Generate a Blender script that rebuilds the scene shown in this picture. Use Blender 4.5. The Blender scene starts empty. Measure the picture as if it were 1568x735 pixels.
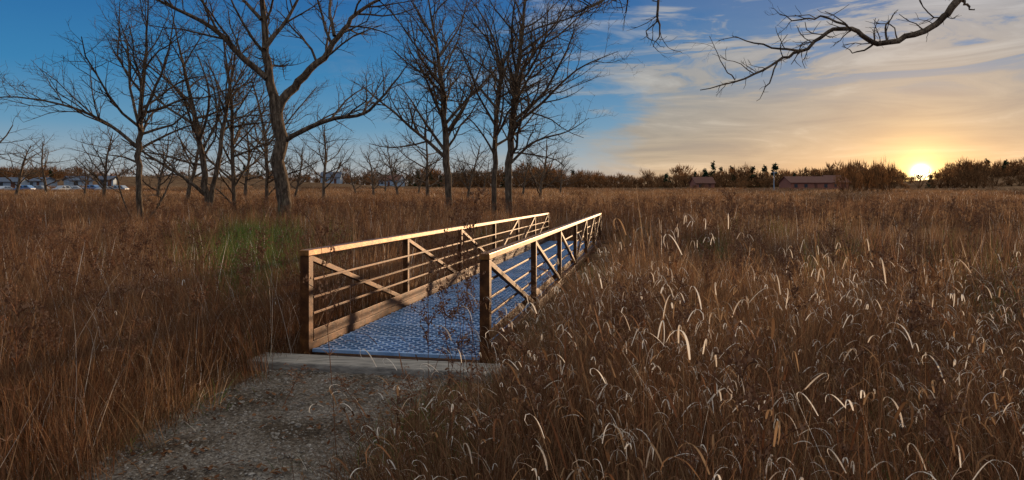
import bpy, math, random
import numpy as np
from mathutils import Vector, Matrix
from mathutils import noise as mn
R = random.Random(7)
F = 1045.0; CH = 1.75; HY = 284.0
scene = bpy.context.scene
scene.view_settings.view_transform = 'Standard'
scene.view_settings.look = 'None'
scene.view_settings.exposure = 0

def sm(a, b, x):
    t = max(0.0, min(1.0, (x - a) / (b - a))); return t * t * (3 - 2 * t)
def interp(tab, x):
    if x <= tab[0][0]: return tab[0][1]
    for (a, b), (c, d) in zip(tab, tab[1:]):
        if x <= c: return b + (d - b) * (x - a) / (c - a)
    return tab[-1][1]
def P(px, py, d):
    return Vector(((px - 784) / F * d, d, CH + (HY - py) / F * d))

# ------------------------------------------------------------ bridge frame
L0 = Vector((-2.16, 7.18, 0)); BU = Vector((0.188, 0.982, 0)).normalized(); BV = Vector((0.982, -0.188, 0)).normalized()
BW = 1.93; BL = 18.48; SL = 0.018
def B(t, s, z): return L0 + BU * t + BV * s + Vector((0, 0, z - SL * t))
def bl(x, y):
    v = Vector((x, y, 0)) - L0
    return v.dot(BU), v.dot(BV)

def hgt(x, y):
    d = math.hypot(x, y)
    z = -0.1 - 0.38 * sm(9, 24, y) + 1.4 * sm(60, 420, d)
    t, s = bl(x, y)
    z -= 0.75 * math.exp(-((t - 9) / 3.6) ** 2) * math.exp(-((s - 1) / 14) ** 2) * (1 if 1.0 < t < 18 else 0)
    z += 5.0 * math.exp(-((x + 140) / 70) ** 2 - ((y - 280) / 60) ** 2)
    z += 5.5 * math.exp(-((x - 235) / 62) ** 2 - ((y - 310) / 60) ** 2)
    if d > 25:
        z += 0.12 * sm(25, 60, d) * (math.sin(x * .07 + 1) * math.cos(y * .05) + .5 * math.sin(x * .17 + y * .11))
    return z

# ------------------------------------------------------------ materials
def newmat(name):
    m = bpy.data.materials.new(name); m.use_nodes = True
    nt = m.node_tree; nt.nodes.clear()
    return m, nt, nt.nodes, nt.links
def ramp(N, cols):
    r = N.new('ShaderNodeValToRGB'); e = r.color_ramp.elements
    e[0].position = cols[0][0]; e[0].color = (*cols[0][1], 1)
    e[1].position = cols[-1][0]; e[1].color = (*cols[-1][1], 1)
    for p, c in cols[1:-1]:
        k = e.new(p); k.color = (*c, 1)
    return r
def mixrgb(N, L, a, b, f, mode='MIX'):
    m = N.new('ShaderNodeMixRGB'); m.blend_type = mode
    for s, v in ((0, f), (1, a), (2, b)):
        if isinstance(v, bpy.types.NodeSocket): L.new(v, m.inputs[s])
        else: m.inputs[s].default_value = v if s == 0 else (*v, 1)
    return m.outputs[0]

def surfmat(name, cols, scale=5, rough=.8, metal=0, bump=.3, bscale=40, detail=6, stretch=(1, 1, 1), bdist=.01, spec=.25, big=None):
    m, nt, N, L = newmat(name)
    g = N.new('ShaderNodeTexCoord'); mp = N.new('ShaderNodeMapping'); mp.inputs['Scale'].default_value = stretch
    L.new(g.outputs['Object'], mp.inputs[0])
    n = N.new('ShaderNodeTexNoise'); n.inputs['Scale'].default_value = scale; n.inputs['Detail'].default_value = detail
    n.inputs['Roughness'].default_value = .65
    L.new(mp.outputs[0], n.inputs['Vector'])
    r = ramp(N, cols); L.new(n.outputs['Fac'], r.inputs[0]); c = r.outputs[0]
    if big:
        nb = N.new('ShaderNodeTexNoise'); nb.inputs['Scale'].default_value = big[0]; nb.inputs['Detail'].default_value = 5; L.new(mp.outputs[0], nb.inputs['Vector'])
        rb = ramp(N, big[1]); L.new(nb.outputs['Fac'], rb.inputs[0]); c = mixrgb(N, L, c, rb.outputs[0], 1., 'MULTIPLY')
    p = N.new('ShaderNodeBsdfPrincipled'); p.inputs['Roughness'].default_value = rough; p.inputs['Metallic'].default_value = metal
    p.inputs['Specular IOR Level'].default_value = spec
    L.new(c, p.inputs['Base Color'])
    n2 = N.new('ShaderNodeTexNoise'); n2.inputs['Scale'].default_value = bscale; n2.inputs['Detail'].default_value = 3
    L.new(mp.outputs[0], n2.inputs['Vector'])
    b = N.new('ShaderNodeBump'); b.inputs['Strength'].default_value = bump; b.inputs['Distance'].default_value = bdist
    L.new(n2.outputs['Fac'], b.inputs['Height']); L.new(b.outputs[0], p.inputs['Normal'])
    o = N.new('ShaderNodeOutputMaterial'); L.new(p.outputs[0], o.inputs[0])
    return m

def grassmat(name, cols, trans=.4, patch=.12, flat=False):
    m, nt, N, L = newmat(name)
    g = N.new('ShaderNodeNewGeometry'); oi = N.new('ShaderNodeObjectInfo')
    a = N.new('ShaderNodeMath'); a.operation = 'MULTIPLY'; a.inputs[1].default_value = .8; L.new(g.outputs['Random Per Island'], a.inputs[0])
    b = N.new('ShaderNodeMath'); b.operation = 'MULTIPLY_ADD'; b.inputs[1].default_value = .2; L.new(oi.outputs['Random'], b.inputs[0]); L.new(a.outputs[0], b.inputs[2])
    r = ramp(N, cols); L.new(b.outputs[0], r.inputs[0]); c = r.outputs[0]
    if not flat:
        n = N.new('ShaderNodeTexNoise'); n.inputs['Scale'].default_value = patch; n.inputs['Detail'].default_value = 2
        L.new(g.outputs['Position'], n.inputs['Vector'])
        r2 = ramp(N, [(.3, (.5, .42, .38)), (.5, (1, .94, .87)), (.7, (1.4, 1.3, 1.1))]); L.new(n.outputs['Fac'], r2.inputs[0])
        c = mixrgb(N, L, c, r2.outputs[0], 1.0, 'MULTIPLY')
    d = N.new('ShaderNodeBsdfDiffuse'); L.new(c, d.inputs[0])
    o = N.new('ShaderNodeOutputMaterial')
    if trans > 0:
        t = N.new('ShaderNodeBsdfTranslucent'); L.new(c, t.inputs[0])
        mx = N.new('ShaderNodeMixShader'); mx.inputs[0].default_value = trans
        L.new(d.outputs[0], mx.inputs[1]); L.new(t.outputs[0], mx.inputs[2]); L.new(mx.outputs[0], o.inputs[0])
    else: L.new(d.outputs[0], o.inputs[0])
    return m

M_red = grassmat('red_grass', [(0, (.075, .036, .022)), (.4, (.19, .092, .052)), (.75, (.32, .18, .105)), (1, (.52, .36, .23))], .3)
M_tan = grassmat('tan_grass', [(0, (.10, .058, .035)), (.45, (.27, .165, .095)), (.8, (.46, .31, .185)), (1, (.66, .5, .34))], .35)
M_pale = grassmat('pale_leaf', [(0, (.5, .39, .3)), (.35, (.76, .68, .58)), (1, (.94, .9, .85))], .5, flat=True)
M_green = grassmat('olive_grass', [(0, (.045, .08, .02)), (.5, (.10, .155, .04)), (1, (.22, .26, .08))], .3, flat=True)
M_forb = grassmat('dried_forb', [(0, (.08, .038, .025)), (.5, (.2, .095, .055)), (1, (.4, .24, .15))], .2, flat=True)
M_bark = surfmat('bark', [(.35, (.05, .034, .024)), (.52, (.15, .11, .08)), (.68, (.3, .225, .16))], 3, .95, 0, 1.0, 9, 6, (3, 3, .6), .1, spec=.1)
M_far = grassmat('distant_foliage', [(0, (.07, .035, .02)), (.5, (.18, .095, .045)), (1, (.36, .18, .08))], .3, flat=True)
M_fir = grassmat('conifer_needles', [(0, (.015, .032, .018)), (1, (.045, .075, .036))], 0, flat=True)
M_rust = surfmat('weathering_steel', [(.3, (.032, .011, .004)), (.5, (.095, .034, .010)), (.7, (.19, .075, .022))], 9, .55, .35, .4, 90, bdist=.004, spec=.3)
M_rail = surfmat('sunlit_weathered_cap', [(.3, (.12, .042, .01)), (.5, (.32, .135, .033)), (.7, (.52, .255, .07))], 8, .4, .4, .3, 60, bdist=.004, spec=.4, big=(1.5, [(.35, (.55, .5, .45)), (.65, (1.1, 1.1, 1.1))]))  # weathered cap; its sunlit golden tone is put into the base colour
M_galv = surfmat('galvanised_grating', [(.3, (.17, .32, .58)), (.6, (.3, .48, .76)), (.8, (.5, .67, .88))], 5, .38, .3, .1, 60, spec=.5, big=(1.1, [(.35, (.8, .8, .8)), (.65, (1.15, 1.15, 1.15))]))  # galvanised grey, with the blue of reflected sky put into the base colour
M_dark = surfmat('dark_steel', [(.3, (.02, .02, .022)), (.7, (.05, .045, .04))], 5, .7)
M_sill = surfmat('weathered_timber', [(.3, (.13, .12, .11)), (.55, (.31, .285, .255)), (.8, (.48, .44, .39))], 4, .9, 0, .7, 14, stretch=(1, 6, 6), bdist=.01)

# ------------------------------------------------------------ mesh builder
class MB:
    def __init__(s): s.v = []; s.f = []; s.m = []
    def obj(s, name, mats, parent=None, link=True, smooth=False):
        me = bpy.data.meshes.new(name); me.from_pydata(s.v, [], s.f)
        for m in mats: me.materials.append(m)
        if len(mats) > 1 and s.m: me.polygons.foreach_set('material_index', s.m)
        if smooth: me.polygons.foreach_set('use_smooth', [True] * len(s.f))
        me.update()
        o = bpy.data.objects.new(name, me)
        if link: scene.collection.objects.link(o)
        if parent: o.parent = parent
        return o
    def face(s, f, mi=0): s.f.append(f); s.m.append(mi)
    def tube(s, pts, rads, n, mi=0):
        k = len(s.v); side = None
        for i, p in enumerate(pts):
            d = (pts[min(i + 1, len(pts) - 1)] - pts[max(i - 1, 0)])
            if d.length < 1e-6: d = Vector((0, 0, 1))
            d.normalize()
            if side is None:
                side = d.orthogonal().normalized()
            else:
                side = side - d * side.dot(d)
                if side.length < 1e-4: side = d.orthogonal()
                side.normalize()
            o = d.cross(side)
            for j in range(n):
                a = 2 * math.pi * j / n
                s.v.append(p + (side * math.cos(a) + o * math.sin(a)) * rads[i])
        for i in range(len(pts) - 1):
            for j in range(n):
                s.face((k + i * n + j, k + i * n + (j + 1) % n, k + (i + 1) * n + (j + 1) % n, k + (i + 1) * n + j), mi)
    def beam(s, a, b, w, h, up=Vector((0, 0, 1)), mi=0):
        d = (b - a).normalized(); sd = d.cross(up).normalized(); u = sd.cross(d)
        k = len(s.v)
        for p in (a, b):
            for x, z in ((-1, -1), (1, -1), (1, 1), (-1, 1)):
                s.v.append(p + sd * x * w / 2 + u * z * h / 2)
        for f in ((0, 1, 2, 3), (4, 7, 6, 5), (0, 4, 5, 1), (1, 5, 6, 2), (2, 6, 7, 3), (3, 7, 4, 0)):
            s.face(tuple(k + i for i in f), mi)
    def box(s, c, sx, sy, sz, mi=0):
        s.beam(Vector((c[0], c[1] - sy / 2, c[2])), Vector((c[0], c[1] + sy / 2, c[2])), sx, sz, mi=mi)
    def ribbon(s, p, az, L, th0, th1, w, n, mi=0, curl=0, twist=0):
        dx, dy = math.cos(az), math.sin(az); sa = az + math.pi / 2 + twist
        sx, sy = math.cos(sa), math.sin(sa); k = len(s.v)
        x, y, z = p; sl = L / n
        for i in range(n + 1):
            q = i / n; ww = w * .5 * (1 - q ** 2 * .9) * (0.6 + .4 * min(1, q * 4))
            s.v.append((x - sx * ww, y - sy * ww, z)); s.v.append((x + sx * ww, y + sy * ww, z))
            th = th0 + (th1 - th0) * q * q + curl * max(0, q - .5) * 2
            x += math.sin(th) * dx * sl; y += math.sin(th) * dy * sl; z += math.cos(th) * sl
        for i in range(n):
            a = k + 2 * i; s.face((a, a + 1, a + 3, a + 2), mi)
        return (x, y, z)

def empty(name, loc=(0, 0, 0), rot=0):
    o = bpy.data.objects.new(name, None); scene.collection.objects.link(o)
    o.location = loc; o.rotation_euler[2] = rot; o.empty_display_size = .2
    return o
def bevel(o, w):
    m = o.modifiers.new('bevel', 'BEVEL'); m.width = w; m.segments = 2; m.limit_method = 'ANGLE'

# ------------------------------------------------------------ ground
radii = [0.0]; r = .6
while r < 4000:
    radii.append(r); r += max(.6, r * .035)
mb = MB(); NA = 220
for i, rr in enumerate(radii):
    for j in range(NA):
        a = 2 * math.pi * j / NA; x = rr * math.cos(a); y = 10 + rr * math.sin(a)
        mb.v.append((x, y, hgt(x, y)))
for i in range(len(radii) - 1):
    for j in range(NA):
        mb.face((i * NA + j, (i + 1) * NA + j, (i + 1) * NA + (j + 1) % NA, i * NA + (j + 1) % NA))
M_ground = surfmat('prairie_soil', [(.3, (.09, .052, .032)), (.5, (.2, .125, .08)), (.7, (.36, .25, .155))], .6, 1, 0, 1, 6, 6, bdist=.1, spec=0, big=(.02, [(.35, (.7, .65, .6)), (.65, (1.2, 1.15, 1.05))]))
mb.obj('ground', [M_ground], smooth=True)

# path
PL = [(-4, -2.3), (0, -2.5), (4.3, -2.62), (5.4, -2.6), (6.3, -2.45), (7.0, -2.3)]
PR = [(-4, 1.2), (0, .1), (2.1, -.55), (4.3, -1.12), (5.6, -1.0), (6.4, -.62), (7.0, -.45)]
M_path = surfmat('gravel', [(.3, (.055, .047, .04)), (.45, (.15, .13, .115)), (.58, (.27, .245, .22)), (.7, (.52, .49, .45))], 38, .98, 0, 1, 70, 8, bdist=.03, spec=.05, big=(1.6, [(.35, (.45, .39, .33)), (.5, (.85, .8, .74)), (.65, (1.2, 1.18, 1.15))]))
mb = MB(); ny = 220; nx = 70
for i in range(ny + 1):
    y = -4 + 11.0 * i / ny; a = interp(PL, y) - .3; b = interp(PR, y) + .3
    for j in range(nx + 1):
        x = a + (b - a) * j / nx; q = j / nx
        e = min(1, min(q, 1 - q) * 8)
        z = -.1 - .03 + e * .055 + e * .03 * mn.noise(Vector((x * 1.5, y * 1.5, 0))) + .014 * mn.noise(Vector((x * 12, y * 12, 3))) + .012 * mn.noise(Vector((x * 25, y * 25, 3)))
        mb.v.append((x, y, z))
for i in range(ny):
    for j in range(nx):
        k = i * (nx + 1) + j; mb.face((k, k + 1, k + nx + 2, k + nx + 1))
mb.obj('gravel_path', [M_path], smooth=True)

# ------------------------------------------------------------ scatter helper
def scatter(name, sources, pts, rots, scls, idx):
    coll = bpy.data.collections.new(name + '_parts')
    for o in sources: coll.objects.link(o)
    me = bpy.data.meshes.new(name); me.from_pydata(pts, [], [])
    a = me.attributes.new('rot', 'FLOAT_VECTOR', 'POINT'); a.data.foreach_set('vector', [c for v in rots for c in v])
    a = me.attributes.new('scl', 'FLOAT_VECTOR', 'POINT'); a.data.foreach_set('vector', [c for v in scls for c in v])
    a = me.attributes.new('idx', 'INT', 'POINT'); a.data.foreach_set('value', idx)
    ob = bpy.data.objects.new(name, me); scene.collection.objects.link(ob)
    ng = bpy.data.node_groups.new(name, 'GeometryNodeTree')
    ng.interface.new_socket('Geometry', in_out='INPUT', socket_type='NodeSocketGeometry')
    ng.interface.new_socket('Geometry', in_out='OUTPUT', socket_type='NodeSocketGeometry')
    N = ng.nodes; L = ng.links
    gi = N.new('NodeGroupInput'); go = N.new('NodeGroupOutput'); ip = N.new('GeometryNodeInstanceOnPoints')
    ci = N.new('GeometryNodeCollectionInfo'); ci.inputs['Collection'].default_value = coll
    ci.inputs['Separate Children'].default_value = True; ci.inputs['Reset Children'].default_value = True
    def na(n, t):
        k = N.new('GeometryNodeInputNamedAttribute'); k.data_type = t; k.inputs[0].default_value = n; return k.outputs[0]
    L.new(gi.outputs[0], ip.inputs['Points']); L.new(ci.outputs[0], ip.inputs['Instance'])
    ip.inputs['Pick Instance'].default_value = True
    L.new(na('idx', 'INT'), ip.inputs['Instance Index'])
    L.new(na('rot', 'FLOAT_VECTOR'), ip.inputs['Rotation']); L.new(na('scl', 'FLOAT_VECTOR'), ip.inputs['Scale'])
    L.new(ip.outputs[0], go.inputs[0])
    md = ob.modifiers.new('scatter', 'NODES'); md.node_group = ng
    return ob
def merged(name, srcs, mats, items):
    V = [np.array(s.v, dtype=np.float32) for s in srcs]; Q = [np.array(s.f, dtype=np.int32) for s in srcs]; M = [np.array(s.m, dtype=np.int32) for s in srcs]
    vs = []; fs = []; ms = []; off = 0
    for x, y, z, rz, tx, ty, s, sz, k in items:
        v = V[k]; c, n = math.cos(rz), math.sin(rz); h = v[:, 2] * sz
        o = np.empty_like(v); o[:, 0] = (v[:, 0] * c - v[:, 1] * n) * s + x + h * tx; o[:, 1] = (v[:, 0] * n + v[:, 1] * c) * s + y + h * ty; o[:, 2] = h + z
        vs.append(o); fs.append(Q[k] + off); ms.append(M[k]); off += len(v)
    v = np.concatenate(vs); f = np.concatenate(fs); m = np.concatenate(ms)
    me = bpy.data.meshes.new(name)
    me.vertices.add(len(v)); me.vertices.foreach_set('co', v.ravel())
    me.loops.add(len(f) * 4); me.loops.foreach_set('vertex_index', f.ravel())
    me.polygons.add(len(f)); me.polygons.foreach_set('loop_start', np.arange(0, len(f) * 4, 4, dtype=np.int32))
    for q in mats: me.materials.append(q)
    me.polygons.foreach_set('material_index', m)
    me.update(calc_edges=True)
    ob = bpy.data.objects.new(name, me); scene.collection.objects.link(ob)
    print(name, 'faces', len(f))
    return ob

# ------------------------------------------------------------ grass clumps
def disc(r):
    a = R.random() * 6.283; q = r * math.sqrt(R.random()); return q * math.cos(a), q * math.sin(a)
WIND = 3.5
GM = [M_red, M_tan, M_pale, M_green]      # slots: 0 red 1 tan 2 pale 3 green
def fine_clump(mi, n=46, r=.18):
    mb = MB()
    for _ in range(n):
        x, y = disc(r); H = R.uniform(.4, 1.0) if R.random() < .85 else R.uniform(1., 1.25)
        u = R.random(); m = 2 if u < .025 else (1 - mi if u < .22 else mi)
        mb.ribbon((x, y, 0), WIND + R.gauss(0, 1.5), H, R.uniform(0, .35), R.uniform(.1, 1.1), R.uniform(.0028, .006), 4, m, R.choice((0, 0, .9)), R.uniform(-1.5, 1.5))
    return mb
def pale_clump():
    mb = MB(); rich = R.uniform(.15, 1.0)
    for _ in range(30):
        x, y = disc(.19); H = R.uniform(.4, 1.0)
        mb.ribbon((x, y, 0), R.random() * 6.283, H, R.uniform(0, .35), R.uniform(.05, .8), R.uniform(.0028, .0055), 4, R.choice((0, 0, 1)), 0, R.uniform(-1.5, 1.5))
    for _ in range(R.randint(5, 9)):
        x, y = disc(.19); az = WIND + R.gauss(0, 1.8); L = R.uniform(.45, 1.1)
        mi = 2 if R.random() < .7 * rich else R.choice((0, 1, 1))
        e = mb.ribbon((x, y, 0), az, L * .9, R.uniform(0, .3), R.uniform(.1, .7), .0045, 4, R.choice((0, 1)), 0, 1.2)
        mb.ribbon(e, az + R.gauss(0, .5), R.uniform(.05, .24), R.uniform(.2, .9), R.uniform(2.2, 5.5), R.uniform(.005, .012), 9, mi, R.uniform(0, 1.8), R.uniform(-.9, .9))
        for _ in range(R.choice((0, 1, 1, 2))):
            h = R.uniform(.4, .98); mi = 2 if R.random() < .45 * rich else R.choice((0, 1))
            mb.ribbon((x + (e[0] - x) * h * .8, y + (e[1] - y) * h * .8, e[2] * h), R.random() * 6.283, R.uniform(.08, .26), R.uniform(.2, .9), R.uniform(1.6, 4.6), R.uniform(.004, .009), 7, mi, R.uniform(0, 1.5), R.uniform(-.8, .8))
    return mb
def short_clump(mi, n=38):
    mb = MB()
    for _ in range(n):
        x, y = disc(.22); H = R.uniform(.1, .42)
        mb.ribbon((x, y, 0), R.random() * 6.283, H, R.uniform(0, .9), R.uniform(.5, 2.4), R.uniform(.003, .007), 3, mi if R.random() < .75 else R.choice((0, 1, 1, 2)), 0, R.uniform(-1.5, 1.5))
    return mb
def patch_clump(i, mi, r, n, w0, w1, seg, alt=None):
    mb = MB(); alt = 1 - mi if alt is None else alt
    for _ in range(n):
        x = R.uniform(-r, r); y = R.uniform(-r, r); hv = 1 + .45 * mn.noise(Vector((x * 2.2, y * 2.2, i * 3.1))); H = R.uniform(.4, 1.02) * hv
        if R.random() < .06: H *= 1.35
        mb.ribbon((x, y, 0), WIND + R.gauss(0, 1.5), H, R.uniform(0, .3), R.uniform(.1, 1.1), R.uniform(w0, w1), seg, (mi if R.random() < .75 else alt) if R.random() > .04 else 2, 0, R.uniform(-1.5, 1.5))
    return mb.obj('grass_tuft_%02d' % i, GM, link=False)
def forb(i, H):
    mb = MB(); p = Vector((0, 0, 0)); d = Vector((R.uniform(-.08, .08), R.uniform(-.08, .08), 1)); pts = []; n = 9
    for k in range(n + 1):
        pts.append(p.copy()); d += Vector((R.gauss(0, .035), R.gauss(0, .035), 0)); p = p + d.normalized() * H / n
    mb.tube(pts, [.0035 * (1 - .6 * k / n) for k in range(n + 1)], 4)
    for k in range(16):
        q = R.uniform(.3, .75); c = pts[int(q * n)]
        mb.ribbon(tuple(c), R.random() * 6.28, R.uniform(.05, .1), 1.2, 2.8, .008, 3, 0, .5, R.uniform(-1, 1))
    nb = R.randint(9, 15)
    for k in range(nb):
        q = R.uniform(.66, 1.0); c = pts[min(n, int(q * n))]; az = R.random() * 6.28; L = R.uniform(.08, .2) * (1.5 - q * .6)
        cur = []; pp = c.copy(); th = R.uniform(.4, .9)
        for u in range(5):
            cur.append(pp.copy()); pp = pp + Vector((math.sin(th) * math.cos(az), math.sin(th) * math.sin(az), math.cos(th))) * L / 4; th += .18
        mb.tube(cur, [.0018] * 5, 3)
        for u in range(14):
            c2 = cur[R.randint(1, 4)]; s = R.uniform(.004, .010)
            o = Vector((R.gauss(0, .012), R.gauss(0, .012), R.uniform(0, .025))) + c2
            k0 = len(mb.v)
            for vv in ((s, 0, 0), (-s * .5, s * .86, 0), (-s * .5, -s * .86, 0), (0, 0, s * 1.5)): mb.v.append(o + Vector(vv))
            for f in ((0, 1, 3), (1, 2, 3), (2, 0, 3), (0, 2, 1)): mb.face(tuple(k0 + z for z in f))
    return mb.obj('forb_stalk_%02d' % i, [M_forb], link=False)

def on_path(x, y, m=0):
    return y < 7.1 and interp(PL, y) - m < x < interp(PR, y) + m
def on_bridge(x, y, m=.12):
    t, s = bl(x, y); return -.55 < t < BL + .1 and -m < s < BW + m
LIM = [(400, 575), (520, 720), (560, 650), (620, 605), (700, 576), (745, 556), (800, 497), (870, 436), (920, 388), (960, 345), (1000, 300), (1040, 270)]
def gmax(x, y):
    if y < .5: return .5
    px = 784 + F * x / y; t, s = bl(x, y)
    if px < 400 or px > 1035: return 9
    if y > 6.9 and s < BW: return 9
    if t > 19: return 9
    return CH - (interp(LIM, px) - HY) / F * y + .1
def zone(d0, d1, sp, az=.88, jit=1.0):
    out = []
    n = int(d1 * az / sp) + 4; m = int(d1 / sp) + 1
    for j in range(-int(2 / sp), m + 1):
        for i in range(-n, n + 1):
            x = (i + R.uniform(-.5, .5) * jit) * sp; y = (j + R.uniform(-.5, .5) * jit) * sp
            d = math.hypot(x, y)
            if d0 <= d < d1 and abs(x) < az * max(y, 0) + 2.5: out.append((x, y))
    return out
def hvar(x, y): return 1 + .26 * mn.noise(Vector((x * .35, y * .35, 5))) + .35 * mn.noise(Vector((x * 1.3, y * 1.3, 9)))

src = [fine_clump(0) for i in range(7)] + [fine_clump(1) for i in range(6)] + [pale_clump() for i in range(12)] + [short_clump(1) for i in range(4)] + [short_clump(3), short_clump(3)]
items = []
def put(x, y, k, s, sz):
    items.append((x, y, hgt(x, y), R.gauss(0, .6) if k < 25 else R.random() * 6.28, R.gauss(0, .15), R.gauss(0, .15), s, sz, k))
SHORT = (25, 26, 27, 28, 29, 30)
for x, y in zone(1.7, 10, .18):
    if on_bridge(x, y) or on_path(x, y, R.uniform(-.15, .12)): continue
    g = gmax(x, y); h = .95 * hvar(x, y) * R.uniform(.65, 1.14)
    if g < .12: continue
    if on_path(x, y, .35): h *= R.uniform(.35, .8)
    if h > g: h = g * R.uniform(.65, 1.08)
    right = x > -.3 - (y < 6) * .4
    if right and mn.noise(Vector((x * 1.2, y * 1.2, 21))) > .22: h *= .5
    if h < .4: put(x, y, R.choice(SHORT), 1, h / .35); continue
    if right:
        pl = y - x * .12 + mn.noise(Vector((x * .5, y * .5, 1))) * 2.5 < 8.4
        dens = .72 + .8 * mn.noise(Vector((x * .8, y * .8, 33)))
        k = R.randint(13, 24) if (pl and R.random() < dens) else R.randint(0, 12)
    else:
        k = R.randint(0, 6) if R.random() < .78 else (R.randint(7, 12) if R.random() < .85 else R.randint(13, 24))
    put(x, y, k, 1, h)
for x, y in zone(1.2, 7.5, .22):
    if on_bridge(x, y) or on_path(x, y, R.uniform(-.3, .05)): continue
    if gmax(x, y) < .05: continue
    put(x, y, R.choice(SHORT), R.uniform(.7, 1.1), R.uniform(.3, .8) if not on_path(x, y, .3) else R.uniform(.2, .5))
lit = MB()
for _ in range(8):
    x, y = disc(.3); lit.ribbon((x, y, .012), R.random() * 6.28, R.uniform(.04, .15), 1.45, 1.6, R.uniform(.003, .006), 2, R.choice((1, 1, 0)), 0, 0)
src.append(lit)
leaf = MB()
for _ in range(8):
    x, y = disc(.3); leaf.ribbon((x, y, .02), R.random() * 6.28, R.uniform(.03, .06), 1.2, 1.9, R.uniform(.02, .035), 3, R.choice((0, 0, 1)), 0, 0)
src.append(leaf)
for _ in range(150):
    y = R.uniform(1.2, 6.7); a = interp(PL, y); b = interp(PR, y); q = R.choice((R.betavariate(.35, .35), R.betavariate(.35, .35), R.random())); x = a + (b - a) * q
    items.append((x, y, -.07, R.random() * 6.28, 0, 0, 1, 1, R.choice((31, 32))))
merged('foreground_grass', src, GM, items)

src = [patch_clump(i, 0, .36, 210, .006, .011, 3) for i in range(5)] + [patch_clump(5 + i, 1, .36, 210, .006, .011, 3) for i in range(4)] + \
      [patch_clump(9 + i, 0, 1.0, 400, .015, .028, 3) for i in range(4)] + [patch_clump(13 + i, 1, 1.0, 400, .015, .028, 3) for i in range(4)] + \
      [patch_clump(17 + i, 3, .36, 240, .006, .012, 3, 3) for i in range(2)]
pts = []; rots = []; scl = []; idx = []
def put2(x, y, k, s, sz):
    pts.append((x, y, hgt(x, y))); rots.append((R.gauss(0, .07), R.gauss(0, .07), R.choice((0, 1.57, 3.14, 4.71)) + R.gauss(0, .2))); scl.append((s, s, sz)); idx.append(k)
for x, y in zone(10, 27, .6):
    if on_bridge(x, y, .38): continue
    g = gmax(x, y); h = .97 * hvar(x, y) * R.uniform(.75, 1.25)
    if g < .12: continue
    t, s = bl(x, y)
    if t > BL and t < BL + 12 and .2 < s < BW - .2: h = .2
    h = min(h, g)
    n = mn.noise(Vector((x * .2, y * .2, 2)))
    k = R.randint(0, 4) if n + R.uniform(-.4, .4) + (-.1 if x > 0 else .25) > 0 else R.randint(5, 8)
    gr = math.exp(-((x / y + .39) / .065) ** 2)
    if R.random() < gr * .9 + .02: k = R.randint(17, 18); h *= 1.1
    put2(x, y, k, 1.0, h)
for t in np.arange(2.6, BL, .3):
    for s in (-.34, BW + .34):
        p = B(float(t), s, 0)
        if p.y > 10 and gmax(p.x, p.y) > .4: put2(p.x, p.y, R.randint(0, 8), .55, min(.8, gmax(p.x, p.y)) * R.uniform(.7, 1))
for x, y in zone(27, 80, 1.6):
    n = mn.noise(Vector((x * .06, y * .06, 2)))
    put2(x, y, R.randint(9, 12) if n + R.uniform(-.3, .3) + (0 if x > 0 else .15) > 0 else R.randint(13, 16), 1.0, R.uniform(.6, 1.25) * hvar(x, y))
for x, y in zone(80, 230, 4.0, .83):
    n = mn.noise(Vector((x * .03, y * .03, 2)))
    put2(x, y, R.randint(9, 12) if n + R.uniform(-.3, .3) > .25 else R.randint(13, 16), 2.2, R.uniform(.6, 1.0) * hvar(x, y))
scatter('prairie_grass', src, pts, rots, scl, idx)
print('grass', len(pts))

src = [forb(i, R.uniform(.95, 1.1)) for i in range(8)]
pts = []; rots = []; scl = []; idx = []
def putf(x, y, h):
    w = 1.1 if y < 14 else 1.8
    pts.append((x, y, hgt(x, y))); rots.append((R.gauss(0, .09), R.gauss(0, .09), R.random() * 6.28)); scl.append((w, w, h)); idx.append(R.randint(0, 7))
for x, y in zone(2.2, 14, .5):
    if on_bridge(x, y) or on_path(x, y, .05): continue
    if R.random() < (.62 if (x > 0 and y < 8.5) else .25): continue
    g = gmax(x, y); h = R.uniform(.8, 1.38)
    if g < h:
        if R.random() < .75: continue
        h = min(h, g + .35)
    if h > .3: putf(x, y, h)
for x, y in zone(14, 50, 1.15):
    if not on_bridge(x, y): putf(x, y, R.uniform(1.0, 1.65))
for px, d, top in ((516, 4.6, 330), (700, 5.4, 275), (712, 5.6, 330), (722, 5.2, 400), (735, 5.7, 360), (640, 5.2, 430), (690, 4.9, 390), (668, 4.4, 455), (570, 5.0, 560), (430, 5.6, 560),
                   (600, 4.3, 570), (1125, 9, 285), (1130, 10, 290), (650, 4.8, 560), (760, 4.5, 520), (775, 5.0, 470), (1010, 5, 420), (905, 4.2, 500)):
    x = (px - 784) / F * d; putf(x, d, CH + (HY - top) / F * d + .1)
scatter('dried_goldenrod', src, pts, rots, scl, idx)

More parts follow.
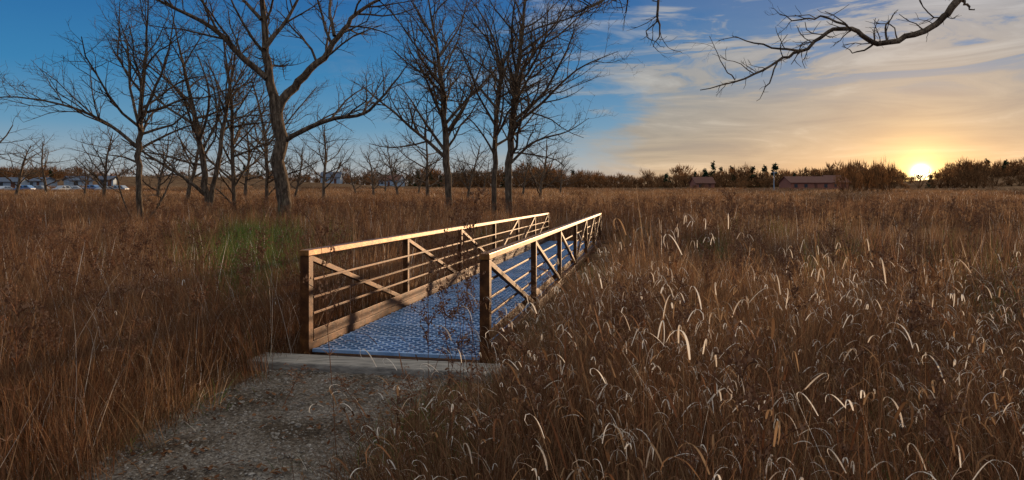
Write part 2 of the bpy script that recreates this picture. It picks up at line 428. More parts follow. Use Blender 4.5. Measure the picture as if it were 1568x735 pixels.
st = []
M_stone = surfmat('stone', [(.3, (.10, .088, .078)), (.5, (.27, .245, .22)), (.7, (.56, .52, .48))], .7, .9, spec=.1)
for i in range(4):
    mb = MB(); n = 7
    mb.v = [(R.uniform(.7, 1.1) * math.cos(6.283 * a / n) * w, R.uniform(.7, 1) * math.sin(6.283 * a / n) * w, z) for z, w in ((-.4, .7), (.1, 1), (.5, .55)) for a in range(n)]
    for l in range(2):
        for a in range(n): mb.face((l * n + a, l * n + (a + 1) % n, (l + 1) * n + (a + 1) % n, (l + 1) * n + a))
    mb.face(tuple(range(2 * n, 3 * n)))
    st.append(mb.obj('pebble_%d' % i, [M_stone], link=False))
pts = []; rots = []; scl = []; idx = []
for i in range(6500):
    y = R.uniform(1.5, 6.8); x = R.uniform(interp(PL, y) - .1, interp(PR, y) + .1)
    s = min(.035, R.lognormvariate(-4.9, .5)); z = -.1 + .026 + .03 * mn.noise(Vector((x * 1.5, y * 1.5, 0)))
    pts.append((x, y, z)); rots.append((R.gauss(0, .3), R.gauss(0, .3), R.random() * 6)); scl.append((s, s * R.uniform(.6, 1), s * R.uniform(.6, .9))); idx.append(R.randint(0, 3))
scatter('path_pebbles', st, pts, rots, scl, idx)

# ------------------------------------------------------------ bridge
br = empty('footbridge')
NP = 6; PN = BL / NP
steel = MB(); caps = MB()
for s0, sg in ((0, -1), (BW, 1)):
    for i in range(NP + 1):
        t = i * PN; w = .1 if i in (0, NP) else .075
        steel.beam(B(t, s0, -.14), B(t, s0, 1.008), w, w, up=BU)
    steel.beam(B(.052, s0, .03), B(BL - .052, s0, .03), .085, .14)
    steel.beam(B(.052, s0 - sg * .05, .17), B(BL - .052, s0 - sg * .05, .17), .008, .12)
    for z in (.40, .57, .76):
        steel.beam(B(.052, s0 - sg * .046, z), B(BL - .052, s0 - sg * .046, z), .02, .026)
    for i in range(NP):
        a, b = (i * PN, (i + 1) * PN) if i < NP // 2 else ((i + 1) * PN, i * PN)
        e = .06 if a < b else -.06
        steel.beam(B(a + e, s0, .985), B(b - e, s0, .12), .05, .055)
    caps.beam(B(-.06, s0, 1.042), B(BL + .06, s0, 1.042), .105, .064)
for i in range(NP * 2 + 1):
    t = min(max(i * PN / 2, .1), BL - .1)
    steel.beam(B(t, .05, -.09), B(t, BW - .05, -.09), .07, .09)
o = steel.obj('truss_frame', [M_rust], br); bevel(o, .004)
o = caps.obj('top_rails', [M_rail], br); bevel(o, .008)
dk = MB(); a0 = .075; w = (BW - 2 * a0) / 24; step = .075; ns = 24; nt_ = int((BL - .1) / step); th = .0115; zt = .03; zb = -.002
for j in range(ns + 1):
    k = len(dk.v)
    for i in range(nt_ + 1):
        sc = a0 + j * w + (w * .5 - th) * (1 if (i + j) % 2 else -1)
        sc = min(max(sc, a0), BW - a0)
        t = .05 + i * step
        for q, z in ((-th, zb), (-th, zt), (th, zt), (th, zb)): dk.v.append(B(t, sc + q, z))
    for i in range(nt_):
        a = k + 4 * i
        for q in range(3): dk.face((a + q, a + q + 1, a + q + 5, a + q + 4))
for i in range(NP * 4 + 1):
    t = min(max(i * PN / 4, .03), BL - .03); dk.beam(B(t, .06, .018), B(t, BW - .06, .018), .04, .034)
dk.obj('deck_grating', [M_galv], br)
un = MB()
for q in (.3, .95, 1.6): un.beam(B(.1, q, -.3), B(BL - .1, q, -.3), .09, .15)
un.obj('stringers', [M_dark], br)
ab = MB()
ab.beam(B(-.27, -.42, -.06), B(-.27, BW + .3, -.06), .34, .12)
o = ab.obj('approach_sill', [M_sill], br); bevel(o, .015)
ab = MB(); ab.beam(B(.05, -.25, -.41), B(.05, BW + .25, -.41), .28, .5); ab.beam(B(BL, -.25, -.38), B(BL, BW + .25, -.38), .28, .4)
ab.obj('abutments', [M_sill], br)

# ------------------------------------------------------------ trees
def wander(p, d, L, n, wob, up):
    pts = [p.copy()]; d = d.normalized()
    for i in range(n):
        d = (d + Vector((R.gauss(0, wob), R.gauss(0, wob), R.gauss(0, wob) + up))).normalized()
        p = p + d * (L / n); pts.append(p.copy())
    return pts
def sprout(mb, pts, rads, lvl, maxl, dens, t0, twig):
    L = sum((b - a).length for a, b in zip(pts, pts[1:])); n = len(pts) - 1
    nc = max(2, int(L * dens[lvl] + R.random()))
    for c in range(nc):
        t = t0 + (1 - t0) * (c + R.random()) / nc; f = t * n; i = min(n - 1, int(f)); u = f - i
        p = pts[i].lerp(pts[i + 1], u); r = rads[i] + (rads[i + 1] - rads[i]) * u
        d = (pts[i + 1] - pts[i]).normalized(); ax = d.orthogonal().normalized(); ax.rotate(Matrix.Rotation(R.random() * 6.283, 3, d))
        a = R.uniform(.5, 1.15); dd = d * math.cos(a) + ax * math.sin(a)
        if dd.z < -.2 and R.random() < .7: dd.z *= -.5
        LL = L * R.uniform(.28, .52) * (1.15 - .55 * t)
        LL = max(LL, twig); rr = max(.0045 if twig < .3 else .008, min(r * .6, LL * .018 + .003))
        ns = 5 if LL > 1 else (4 if LL > .4 else 3)
        q = wander(p, dd, LL, ns, .17, .05 if lvl < 2 else .02)
        rd = [rr * (1 - .72 * k / ns) for k in range(ns + 1)]
        mb.tube(q, rd, 5 if rr > .04 else 3)
        if lvl < maxl: sprout(mb, q, rd, lvl + 1, maxl, dens, .15, twig)
def smooth_pl(cp, sub=4):
    out = []; n = len(cp)
    for i in range(n - 1):
        p0, p1, p2, p3 = cp[max(i - 1, 0)], cp[i], cp[i + 1], cp[min(i + 2, n - 1)]
        for k in range(sub):
            t = k / sub
            v = [.5 * (2 * b + (c - a) * t + (2 * a - 5 * b + 4 * c - d) * t * t + (3 * b - a - 3 * c + d) * t ** 3) for a, b, c, d in zip(p0, p1, p2, p3)]
            out.append(v)
    out.append(list(cp[-1])); return out
def limb_tree(name, d, limbs, dens=(1.8, 2.9, 4.6), twig=.35, maxl=2):
    mb = MB(); base = None
    for li, (cps, dy, t0) in enumerate(limbs):
        cp = []
        for k, (px, py, r) in enumerate(cps):
            v = P(px, py, d); v.y += dy * (k / max(1, len(cps) - 1)) ; cp.append((v.x, v.y, v.z, r * .9))
        if li == 0:
            v = cp[0]; g = hgt(v[0], v[1]); base = Vector((v[0], v[1], g))
            cp.insert(1, (v[0], v[1], g + .35, v[3] * .8)); cp[0] = (v[0], v[1], g - .15, v[3] * 1.25)
        sp = smooth_pl(cp)
        pts = [Vector(q[:3]) for q in sp]; rd = [max(.008, q[3]) for q in sp]
        for k in range(1, len(pts) - 1):
            pts[k] += Vector((R.gauss(0, 1), R.gauss(0, 1), R.gauss(0, .5))) * .25 * rd[k]
        mb.tube([p - base for p in pts], rd, 12 if rd[0] > .15 else 8)
        if t0 < 1: sprout(mb, [p - base for p in pts], rd, 0, maxl, dens, t0, twig)
    o = mb.obj(name, [M_bark], smooth=True); o.location = base
    return o
limb_tree('bare_walnut_tree', 32, [
    ([(435, 358, .42), (431, 300, .36), (427, 230, .34), (424, 175, .32)], 0, 1),
    ([(424, 178, .30), (414, 140, .24), (405, 80, .19), (399, 10, .14), (392, -60, .08), (396, -130, .03)], .5, .3),
    ([(409, 120, .17), (368, 84, .14), (330, 45, .11), (265, 12, .07), (205, -15, .03)], -1, .2),
    ([(425, 172, .26), (447, 132, .22), (482, 97, .18), (515, 52, .14), (542, 15, .1), (590, -15, .06), (640, -30, .02)], 1, .3),
    ([(436, 216, .14), (470, 199, .13), (520, 184, .1), (565, 178, .08), (600, 150, .06), (636, 108, .02)], -2, .2),
    ([(405, 75, .12), (435, 20, .09), (455, -40, .05), (470, -90, .02)], 2, .2),
    ([(512, 55, .1), (500, 5, .07), (510, -50, .03)], 1, .2),
    ([(400, 30, .1), (360, -10, .07), (310, -50, .03)], 1, .2),
], dens=(1.6, 2.6, 4.0))
limb_tree('bare_tree', 30, [
    ([(217, 355, .17), (214, 300, .15), (213, 240, .14), (215, 190, .12), (221, 120, .09), (226, 30, .04), (228, -30, .02)], 0, .45),
    ([(213, 228, .09), (172, 192, .075), (120, 166, .055), (45, 152, .035), (-5, 158, .015)], -1, .15),
    ([(214, 200, .08), (190, 132, .06), (176, 65, .04), (150, 10, .015)], 1.5, .2),
    ([(215, 188, .08), (246, 132, .06), (270, 80, .04), (288, 8, .015)], -1, .2),
    ([(217, 345, .06), (238, 318, .05), (256, 275, .03), (262, 240, .01)], .5, .3),
    ([(206, 345, .05), (190, 300, .04), (180, 255, .02), (150, 225, .01)], -.5, .3),
    ([(213, 250, .06), (180, 240, .04), (140, 235, .02)], 1, .3),
])
limb_tree('bare_tree', 40, [
    ([(320, 338, .26), (316, 285, .2), (306, 220, .17), (292, 150, .12), (272, 60, .05), (262, 10, .02)], 0, .4),
    ([(321, 318, .18), (329, 250, .15), (336, 180, .12), (345, 100, .07), (352, 30, .02)], 1.5, .4),
    ([(316, 300, .12), (286, 272, .1), (242, 242, .07), (200, 214, .03)], -1, .3),
    ([(306, 215, .1), (330, 150, .07), (320, 90, .03)], -1.5, .2),
    ([(296, 170, .09), (250, 120, .06), (215, 90, .02)], 1, .2),
], dens=(1.6, 2.6, 3.8))
limb_tree('bare_tree', 42, [
    ([(358, 336, .17), (357, 250, .13), (354, 150, .1), (342, 60, .04)], 0, .3),
    ([(356, 230, .07), (385, 190, .05), (410, 140, .02)], 1, .2),
    ([(355, 170, .07), (325, 120, .05), (305, 80, .02)], 1, .2)])
limb_tree('bare_tree', 55, [
    ([(409, 308, .2), (408, 250, .16), (405, 200, .12), (385, 120, .06)], 0, .3),
    ([(408, 240, .09), (375, 215, .06), (340, 190, .03)], 1, .2),
    ([(408, 225, .09), (450, 170, .06), (480, 130, .03)], 1, .2)])
limb_tree('bare_tree', 48, [
    ([(687, 322, .32), (684, 250, .27), (681, 180, .22), (673, 100, .15), (661, 30, .08), (650, -40, .03)], 0, .35),
    ([(684, 235, .13), (652, 190, .1), (626, 150, .05), (600, 120, .02)], 1, .2),
    ([(682, 205, .13), (714, 160, .1), (735, 110, .06), (758, 55, .02)], -1, .2),
    ([(676, 130, .12), (640, 80, .07), (625, 20, .03)], 1, .2),
    ([(670, 90, .1), (700, 40, .06), (715, -20, .03)], 2, .2)], dens=(1.5, 2.4, 3.4), twig=.45)
limb_tree('bare_tree', 38, [
    ([(777, 334, .28), (779, 250, .22), (786, 170, .18), (795, 90, .13), (803, 20, .08), (806, -60, .03)], 0, .35),
    ([(783, 195, .1), (830, 158, .08), (882, 110, .05), (942, 84, .015)], -1, .2),
    ([(780, 252, .09), (820, 216, .07), (870, 200, .04), (905, 178, .015)], 1, .2),
    ([(797, 80, .09), (845, 40, .06), (875, -10, .03)], 1, .2),
    ([(790, 140, .08), (755, 80, .05), (740, 20, .02)], 2, .2),
    ([(780, 235, .06), (800, 235, .05), (850, 245, .03), (868, 262, .01)], -.5, .2)], dens=(1.7, 2.6, 3.9))
limb_tree('bare_tree', 39.5, [
    ([(756, 336, .22), (758, 250, .17), (760, 170, .14), (766, 110, .1), (752, 50, .06), (722, 0, .03)], 0, .35),
    ([(760, 165, .09), (725, 120, .06), (700, 60, .03)], 1, .2),
    ([(758, 240, .07), (735, 200, .05), (705, 170, .02)], -1, .2)], dens=(1.6, 2.6, 3.8))
def near_tree():
    mb = MB(); d = 6.5
    def W(l): return [(*P(a, b, d + dy), r) for a, b, r, dy in l]
    tr = [(9.6, 6.0, -.3, .33), (9.5, 6, .3, .26), (9.3, 6, 3, .22), (8.7, 6.1, 5, .16), (8.9, 6.4, 8, .08), (9.3, 6.2, 10.5, .03)]
    A = [(8.9, 6.05, 4.4, .12), (7.2, 6.3, 4.9, .09)] + W([(1640, -130, .065, 0), (1545, -70, .05, 0), (1468, 0, .036, 0), (1440, 32, .030, 0), (1400, 52, .028, 0), (1345, 66, .025, 0), (1302, 44, .021, 0), (1268, 50, .018, 0), (1226, 78, .015, 0), (1190, 96, .012, 0), (1140, 118, .009, 0), (1072, 138, .004, 0)])
    Bm = [(8.75, 6.1, 5, .11), (6.5, 6.2, 5.6, .09), (4.5, 6.4, 5.3, .07), (2.8, 6.5, 4.6, .05)] + W([(1110, -95, .04, 0), (1020, -60, .03, 0), (960, -30, .022, 0), (925, -2, .014, 0), (890, 16, .008, 0), (862, 28, .003, 0)])
    subs = [W([(1226, 78, .012, 0), (1180, 72, .009, .1), (1130, 58, .005, .2), (1100, 62, .002, .3)]),
            W([(1190, 96, .008, 0), (1178, 125, .006, -.1), (1158, 155, .002, -.1)]),
            W([(1468, 0, .018, 0), (1480, 8, .012, 0), (1492, 14, .004, 0)]),
            W([(1300, 44, .012, 0), (1258, 26, .009, .2), (1215, 30, .006, .2), (1180, 12, .002, .2)]),
            W([(1125, 122, .006, 0), (1104, 92, .004, -.1), (1086, 55, .002, -.1)]),
            W([(1345, 66, .012, 0), (1315, 80, .007, .1), (1290, 72, .002, .1)]),
            W([(1360, 64, .012, 0), (1355, 40, .008, .1), (1375, 15, .003, .1)]),
            W([(1030, -62, .018, 0), (1008, -20, .014, 0), (1006, 25, .011, 0), (1010, 50, .007, 0), (1000, 72, .003, 0)]),
            W([(1006, 30, .007, 0), (990, 55, .005, .1), (1018, 72, .002, .1)]),
            W([(965, -32, .012, 0), (962, 0, .008, .1), (958, 20, .003, .2)])]
    for l, t0, nn in [(tr, 1, 14), (A, .35, 9), (Bm, .5, 8)] + [(s, .1, 6) for s in subs]:
        sp = smooth_pl(l, 4); pts = [Vector(q[:3]) for q in sp]; rd = [max(.002, q[3]) for q in sp]
        for k in range(1, len(pts) - 1): pts[k] += Vector((R.gauss(0, 1), R.gauss(0, 1), R.gauss(0, 1))) * (.012 + .1 * rd[k]) * .8
        mb.tube(pts, rd, nn)
        if t0 < 1:
            L = sum((b - a).length for a, b in zip(pts, pts[1:])); n = len(pts) - 1
            for c in range(int(L * 9)):
                f = (t0 + (1 - t0) * R.random()) * n; i = min(n - 1, int(f)); p = pts[i].lerp(pts[i + 1], f - i); d0 = (pts[i + 1] - pts[i]).normalized()
                ax = d0.orthogonal().normalized(); ax.rotate(Matrix.Rotation(R.random() * 6.283, 3, d0)); a = R.uniform(.5, 1.2)
                LL = R.choice((.06, .1, .2, .32)) * R.uniform(.7, 1.3); q = wander(p, d0 * math.cos(a) + ax * math.sin(a), LL, 5, .28, .03)
                rr = min(rd[i] * .6, .002 + LL * .014); mb.tube(q, [rr * (1 - .55 * k / 5) for k in range(6)], 4)
                if LL > .15:
                    for _ in range(3):
                        k = R.randint(1, 4); d2 = (q[k + 1] - q[k]).normalized() + Vector((R.gauss(0, .7), R.gauss(0, .7), R.gauss(0, .7)))
                        mb.tube(wander(q[k], d2, LL * .4, 3, .25, .02), [rr * .55, rr * .45, rr * .35, rr * .25], 3)
    return mb.obj('overhanging_tree', [M_bark], smooth=True)
near_tree()
def generic(i):
    mb = MB(); H = 10.; pts = wander(Vector((0, 0, -.2)), Vector((R.uniform(-.1, .1), R.uniform(-.1, .1), 1)), H * .85, 9, .07, .05)
    rd = [.17 * (1 - .85 * k / 9) + .01 for k in range(10)]; mb.tube(pts, rd, 8)
    for k in range(15):
        t = .2 + .75 * (k + R.random()) / 15; f = t * 9; j = int(f); p = pts[j].lerp(pts[j + 1], f - j); az = k * 2.4 + R.uniform(-.4, .4); el = R.uniform(.35, 1.0)
        L = H * .5 * (1.1 - .65 * t); q = wander(p, Vector((math.cos(az) * math.cos(el), math.sin(az) * math.cos(el), math.sin(el))), L, 6, .13, .06)
        r2 = [rd[j] * .5 * (1 - .8 * u / 6) + .01 for u in range(7)]; mb.tube(q, r2, 5)
        sprout(mb, q, r2, 1, 2, (0, 2.2, 3.2), .15, .6)
    me = mb.obj('g', [M_bark], link=False, smooth=True).data; return me
gm = [generic(i) for i in range(5)]
def gtree(px, d, top, k, wide=1):
    x = (px - 784) / F * d; g = hgt(x, d); h = CH + (HY - top) / F * d - g
    o = bpy.data.objects.new('bare_tree', gm[k]); scene.collection.objects.link(o); o.location = (x, d, g)
    s = h / 9.2; o.scale = (s * wide, s * wide, s); o.rotation_euler[2] = R.random() * 6
for a in ((495, 80, 175, 0, 1.1), (572, 95, 222, 1, 1.4), (610, 105, 212, 2, 1.3), (655, 85, 175, 3, 1.2), (716, 78, 205, 4, 1.1), (825, 72, 205, 0, 1.3), (545, 140, 245, 2, 1.4), (640, 120, 230, 4, 1.2),
          (25, 110, 212, 1, 1.5), (72, 120, 208, 3, 1.4), (130, 100, 235, 4, 1.4), (285, 62, 150, 2, 1.2), (240, 75, 195, 0, 1.3), (375, 70, 170, 3, 1.2), (160, 70, 190, 1, 1.3), (450, 90, 215, 4, 1.2),
          (-60, 45, 80, 2, 1.2), (800, 110, 225, 1, 1.3), (590, 150, 245, 3, 1.5), (740, 130, 235, 0, 1.3), (690, 140, 240, 2, 1.4), (858, 120, 240, 3, 1.3)): gtree(*a)

# ------------------------------------------------------------ distant tree line (one mass)
def bush(i, kind):
    mb = MB()
    if kind == 'fir':
        for _ in range(380):
            h = R.random() ** 1.3; r = (1 - h) * .28 * R.uniform(.4, 1.05); az = R.random() * 6.283
            p = Vector((r * math.cos(az), r * math.sin(az), .05 + h * .95)); s = R.uniform(.03, .06)
            k = len(mb.v)
            for _ in range(3): mb.v.append(p + Vector((R.gauss(0, s), R.gauss(0, s), R.gauss(0, s * .6))))
            mb.face((k, k + 1, k + 2))
        return mb.obj('distant_tree_fir%d' % i, [M_fir], link=False)
    lobes = [(Vector((R.gauss(0, .22), R.gauss(0, .22), R.uniform(.3, .8))), R.uniform(.12, .24)) for _ in range(9)]
    for c, r in lobes:
        for _ in range(50):
            v = Vector((R.gauss(0, 1), R.gauss(0, 1), R.gauss(0, 1))).normalized() * r * R.uniform(.5, 1.15); p = c + v; s = R.uniform(.008, .022); k = len(mb.v)
            u = v.normalized() * .5 + Vector((0, 0, .7)); L = R.uniform(.08, .22); sd = Vector((R.gauss(0, 1), R.gauss(0, 1), R.gauss(0, .3))).normalized() * s
            mb.v += [p - sd, p + sd, p + u * L + sd * .2]; mb.face((k, k + 1, k + 2))
        mb.tube([Vector((0, 0, 0)), c * .5, c], [.02, .015, .008], 3)
    return mb.obj('distant_tree_b%d' % i, [M_far], link=False)
src = [bush(i, 'b') for i in range(6)] + [bush(i, 'fir') for i in range(2)]
pts = []; rots = []; scl = []; idx = []
def pt(x, y, h, k, w=None):
    w = w or h * R.uniform(.9, 1.5)
    pts.append((x, y, hgt(x, y) - .3)); rots.append((0, 0, R.random() * 6)); scl.append((w, w, h)); idx.append(k)
TOP = [(-200, 264), (60, 260), (200, 270), (330, 270), (430, 265), (520, 268), (620, 266), (780, 258), (870, 265), (960, 270), (1040, 266), (1130, 260), (1200, 265), (1290, 259), (1350, 256), (1385, 271), (1430, 271), (1450, 253), (1568, 246), (1800, 250)]
for row, (d, sp) in enumerate(((245, 3.4), (300, 3.9), (325, 3.9), (355, 4.5))):
    x = -.9 * d
    while x < .95 * d:
        px = 784 + F * x / d
        if row == 0 and px < 1300: x += sp; continue
        top = interp(TOP, px) + R.gauss(0, 5) + 10 * mn.noise(Vector((px * .03, row, 0)))
        dd = d + R.uniform(-8, 8); xx = x * dd / d; g = hgt(xx, dd); h = CH + (HY - top) / F * dd - g
        h = min(h, 14)
        if row == 0: h = min(h, R.uniform(3, 8))
        if h > 1.2:
            fir = R.random() < (.3 if 380 < px < 420 or 1080 < px < 1220 or 560 < px < 700 else .06)
            pt(xx, dd, h * (1.1 if fir else 1), R.randint(6, 7) if fir else R.randint(0, 5))
        if h > 3: pt(xx + 1.5, dd - 6, h * .5, R.randint(0, 5), h * .8)
        x += sp * R.uniform(.7, 1.3)
for px in range(1290, 1366, 9):
    d = 150 + R.uniform(-8, 8); x = (px - 784) / F * d; pt(x, d, CH + (HY - R.uniform(242, 266)) / F * d - hgt(x, d), R.randint(0, 5), 3.)
for i in range(70):
    px = R.choice((R.uniform(860, 1370), R.uniform(1440, 1700))); d = R.uniform(235, 290); x = (px - 784) / F * d; pt(x, d, R.uniform(1.5, 4), R.randint(0, 5))
scatter('distant_treeline', src, pts, rots, scl, idx)

# ------------------------------------------------------------ houses / vehicles / pole
def plain(name, c, rough=.7, v=.12): return surfmat(name, [(.3, tuple(x * (1 - v) for x in c)), (.7, tuple(min(1, x * (1 + v)) for x in c))], 1.5, rough, 0, .1, 20)
M_white = plain('white_siding', (.32, .41, .52)); M_glass = plain('window_glass', (.04, .05, .07), .15); M_roofA = plain('grey_roof', (.10, .13, .19)); M_roofB = plain('brown_roof', (.14, .06, .045)); M_tanw = plain('red_brown_siding', (.3, .12, .085)); M_tyre = plain('tyre_rubber', (.02, .02, .02))
def house(px, d, w, dp, h, rh, wall, roof, rot=0):
    x = (px - 784) / F * d; e = empty('house', (x, d, hgt(x, d) - .1), rot)
    m = MB(); m.box((0, 0, h / 2), w, dp, h); k = len(m.v)
    for sx in (-1, 1):
        m.v += [(sx * w / 2, -dp / 2, h), (sx * w / 2, dp / 2, h), (sx * w / 2, 0, h + rh)]
    m.face((k, k + 1, k + 2)); m.face((k + 3, k + 5, k + 4)); m.obj('walls', [wall], e)
    m = MB()
    for s in (-1, 1):
        a = Vector((0, s * (dp / 2 + .4), h - .8 * rh / dp)); b = Vector((0, 0, h + rh + .08)); m.beam(a, b, w + .8, .15, up=Vector((0, s * rh, dp / 2)).normalized())
    m.obj('roof', [roof], e)
    m = MB(); n = max(2, int(w / 3))
    for i in range(n):
        if i == n // 2: continue
        m.box((-w / 2 + (i + .5) * w / n, -dp / 2 - .02, h * .55), 1.1, .06, 1.2)
    m.obj('windows', [M_glass], e)
    m = MB(); m.box((-w / 2 + (n // 2 + .5) * w / n, -dp / 2 - .02, 1.05), 1., .06, 2.1); m.obj('door', [M_roofB], e)
    m = MB(); m.box((w * .25, 0.3, h + rh * .9), .7, .7, 1.2); m.obj('chimney', [M_roofB], e)
for a in ((18, 190, 6, 5, 2.2, 1.0, M_white, M_roofA, .2), (66, 200, 5, 5, 2.1, .9, M_white, M_roofA, -.3), (120, 205, 6, 5, 2.1, 1.1, M_white, M_roofA, .9), (-40, 195, 9, 7, 2.6, 1.6, M_white, M_roofA, 0), (165, 212, 4, 4, 2.1, .9, M_white, M_roofA, .3),
          (508, 290, 8, 7, 2.8, 2, M_white, M_roofA, .1), (600, 292, 9, 7, 2.8, 2, M_white, M_roofB, -.2), (1232, 232, 14, 8, 2.6, 1.9, M_tanw, M_roofB, .1), (1275, 238, 8, 7, 2.6, 2.2, M_tanw, M_roofB, .3), (1075, 250, 7, 6, 2.5, 2.0, M_tanw, M_roofB, .1)): house(*a)
carcols = [plain('car_paint_%s' % n, c, .3, .03) for n, c in (('white', (.45, .5, .57)), ('blue', (.12, .25, .5)), ('grey', (.25, .28, .32)), ('silver', (.34, .4, .48)))]
def car(px, d, k, rot):
    x = (px - 784) / F * d; e = empty('parked_car', (x, d, hgt(x, d) + .02), rot); tall = 1.12 if k % 2 else 1
    prof = [(-2.2, .3), (-2.25, .75), (-1.7, .95), (-1.1, 1.0), (-.5, 1.42 * tall), (1.2, 1.45 * tall), (1.95, 1.0), (2.2, .95), (2.25, .35)]
    m = MB(); n = len(prof)
    for s in (-.88, .88): m.v += [(a, s * (1 if b < 1.05 else .85), b) for a, b in prof]
    m.face(tuple(range(n))); m.face(tuple(range(2 * n - 1, n - 1, -1)))
    for i in range(n): m.face((i, n + i, n + (i + 1) % n, (i + 1) % n))
    o = m.obj('body', [carcols[k]], e); bevel(o, .06)
    m = MB()
    for s in (-1, 1):
        for a, b, c, dd in ((-.85, -.42, -.38, .3), (.38, .36, 1.12, 1.5)):
            kk = len(m.v); m.v += [(a, s * .885, 1.03), (b, s * .775, 1.34 * tall), (c, s * .775, 1.34 * tall), (dd, s * .885, 1.03)]; m.face((kk, kk + 1, kk + 2, kk + 3))
    m.obj('windows', [M_glass], e)
    m = MB()
    for a in (-1.4, 1.4):
        for s in (-.8, .8):
            c = [Vector((a, s - .12, .33)), Vector((a, s + .12, .33))]; m.tube(c, [.33, .33], 14); kk = len(m.v); m.face(tuple(range(kk - 28, kk - 14))); m.face(tuple(range(kk - 1, kk - 15, -1)))
    m.obj('wheels', [M_tyre], e)
for i, px in enumerate((5, 38, 60, 95, 112, 140, 160, 182, 150)): car(px, 165 + (i * 37 % 11), i % 4, R.uniform(-.4, .4) + (1.57 if i % 3 == 0 else 0))
d = 170; x = (1185 - 784) / F * d; e = empty('utility_pole', (x, d, hgt(x, d)))
m = MB(); m.tube([Vector((0, 0, -.3)), Vector((0, 0, 5.5))], [.12, .08], 10); m.obj('shaft', [M_white], e, smooth=True)
m = MB(); m.box((0, 0, 5.1), 1.2, .1, .12); m.obj('crossarm', [M_white], e)

# ------------------------------------------------------------ world + sun
SUN_AZ = math.atan(.599); EL = math.radians(3.4); VEL = math.radians(.9)
sd = Vector((math.sin(SUN_AZ) * math.cos(EL), math.cos(SUN_AZ) * math.cos(EL), math.sin(EL)))
vd = Vector((math.sin(SUN_AZ) * math.cos(VEL), math.cos(SUN_AZ) * math.cos(VEL), math.sin(VEL)))
ld = bpy.data.lights.new('sun', 'SUN'); ld.energy = 5.0; ld.angle = math.radians(.6); ld.color = (1, .68, .39)
lo = bpy.data.objects.new('sun', ld); scene.collection.objects.link(lo); lo.rotation_euler = sd.to_track_quat('Z', 'Y').to_euler()
w = bpy.data.worlds.new('World'); scene.world = w; w.use_nodes = True; nt = w.node_tree; N = nt.nodes; L = nt.links; N.clear()
out = N.new('ShaderNodeOutputWorld'); bg = N.new('ShaderNodeBackground'); bg.inputs[1].default_value = .1; L.new(bg.outputs[0], out.inputs[0])
sky = N.new('ShaderNodeTexSky'); sky.sky_type = 'NISHITA'; sky.sun_disc = False; sky.sun_elevation = EL; sky.sun_rotation = SUN_AZ
tc = N.new('ShaderNodeTexCoord'); sep = N.new('ShaderNodeSeparateXYZ'); L.new(tc.outputs['Generated'], sep.inputs[0])
X, Y, Z = sep.outputs
def mt(op, a, b=None, c=None, clamp=False):
    m = N.new('ShaderNodeMath'); m.operation = op; m.use_clamp = clamp
    for i, v in enumerate((a, b, c)):
        if v is None: continue
        if isinstance(v, bpy.types.NodeSocket): L.new(v, m.inputs[i])
        else: m.inputs[i].default_value = v
    return m.outputs[0]
def ss(v, a, b):
    m = N.new('ShaderNodeMapRange'); m.interpolation_type = 'SMOOTHSTEP'; L.new(v, m.inputs[0]); m.inputs[1].default_value = a; m.inputs[2].default_value = b; return m.outputs[0]
def wn(scale, sx, sy, sz, detail=5, dist=0., ry=.35):
    mp = N.new('ShaderNodeMapping'); mp.inputs['Scale'].default_value = (sx, sy, sz); mp.inputs['Rotation'].default_value = (0, ry, 0); L.new(tc.outputs['Generated'], mp.inputs[0])
    n = N.new('ShaderNodeTexNoise'); n.inputs['Scale'].default_value = scale; n.inputs['Detail'].default_value = detail; n.inputs['Distortion'].default_value = dist; n.inputs['Roughness'].default_value = .62; L.new(mp.outputs[0], n.inputs['Vector']); return n.outputs['Fac']
blue = ramp(N, [(0, (.48, .46, .44)), (.03, (.35, .43, .48)), (.08, (.13, .32, .5)), (.15, (.035, .22, .46)), (.26, (.014, .13, .37)), (.4, (.12, .23, .4)), (.6, (.62, .61, .58)), (1, (.78, .75, .7))]); L.new(Z, blue.inputs[0])  # upper stops, unseen above the frame, brightened and neutralised to add ambient fill
cl = ramp(N, [(0, (.56, .41, .26)), (.03, (.44, .38, .3)), (.08, (.335, .325, .305)), (.15, (.30, .315, .33)), (.28, (.33, .37, .45)), (.5, (.6, .59, .57)), (1, (.78, .75, .7))]); L.new(Z, cl.inputs[0])  # cloud stops overhead likewise brightened out of view for ambient fill
n1 = wn(3.2, 1, 1, 4.5, 5, .4); n2 = wn(4.6, 1, 1, 6.5, 6, .9, .45)
q = mt('ADD', mt('SUBTRACT', mt('SUBTRACT', X, .08), mt('MULTIPLY', Z, .4)), mt('MULTIPLY', mt('SUBTRACT', n1, .5), .45))
mask = ss(q, -.02, .09)
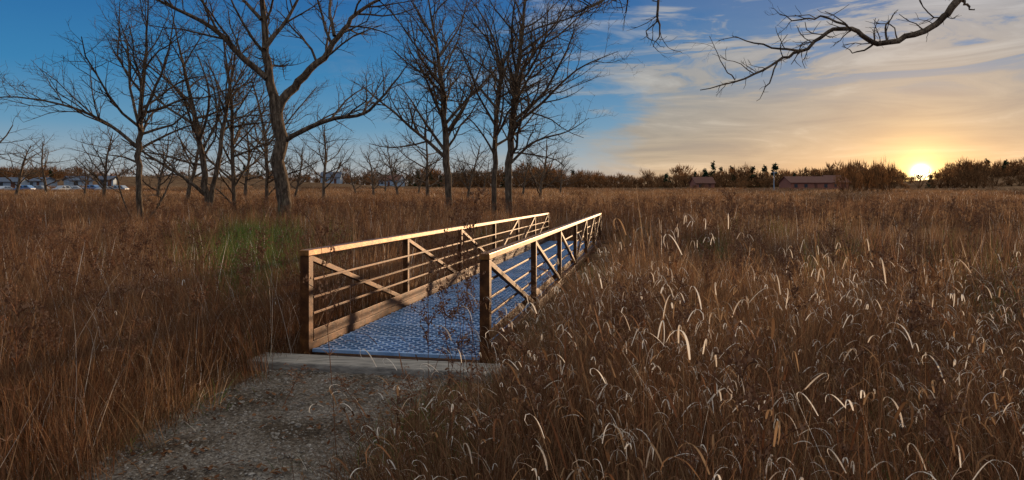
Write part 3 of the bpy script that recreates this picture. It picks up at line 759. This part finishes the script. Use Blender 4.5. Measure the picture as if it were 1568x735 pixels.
patch = mt('MULTIPLY', ss(Z, .1, .18), ss(n2, .46, .55))
mask = mt('MULTIPLY', mask, mt('SUBTRACT', 1, mt('MULTIPLY', patch, .85)))
wisp = mt('MULTIPLY', ss(mt('SUBTRACT', 1.02, n2), .5, .66), mt('MULTIPLY', ss(X, -.4, .2), .5))
mask = mt('MAXIMUM', mask, wisp)
clt = ramp(N, [(.33, (1.42, 1.38, 1.32)), (.44, (1.08, 1.07, 1.06)), (.52, (.96, .97, .98)), (.64, (.76, .81, .9))]); L.new(n2, clt.inputs[0])
clc = mixrgb(N, L, cl.outputs[0], clt.outputs[0], 1., 'MULTIPLY')
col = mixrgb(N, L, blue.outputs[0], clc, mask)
vm = N.new('ShaderNodeVectorMath'); vm.operation = 'DOT_PRODUCT'; L.new(tc.outputs['Generated'], vm.inputs[0]); vm.inputs[1].default_value = vd
s = mt('MAXIMUM', vm.outputs['Value'], 0)
low = mt('SUBTRACT', 1, ss(Z, .0, .1))
for k, c, a, useLow in ((14, (.5, .25, .07), .16, True), (90, (1., .52, .14), .2, False), (700, (1., .58, .1), .5, False), (5000, (1., .72, .2), 1.1, False), (40000, (1., .9, .55), 12, False)):
    g = mt('MULTIPLY', mt('POWER', s, k), a)
    if useLow: g = mt('MULTIPLY', g, low)
    m = N.new('ShaderNodeVectorMath'); m.operation = 'SCALE'; m.inputs[0].default_value = c; L.new(g, m.inputs[3])
    col = mixrgb(N, L, col, m.outputs[0], 1., 'ADD')
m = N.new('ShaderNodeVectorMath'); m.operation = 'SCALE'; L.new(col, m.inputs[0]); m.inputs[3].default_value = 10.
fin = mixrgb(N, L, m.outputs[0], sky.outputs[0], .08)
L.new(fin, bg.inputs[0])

# ------------------------------------------------------------ camera
cd = bpy.data.cameras.new('camera'); cd.lens = 24; cd.sensor_width = 36; cd.shift_y = -83.5 / 1568; cd.clip_end = 9000; cd.clip_start = .05
co = bpy.data.objects.new('camera', cd); scene.collection.objects.link(co); co.location = (0, 0, CH); co.rotation_euler = (math.radians(90), 0, 0)
scene.camera = co
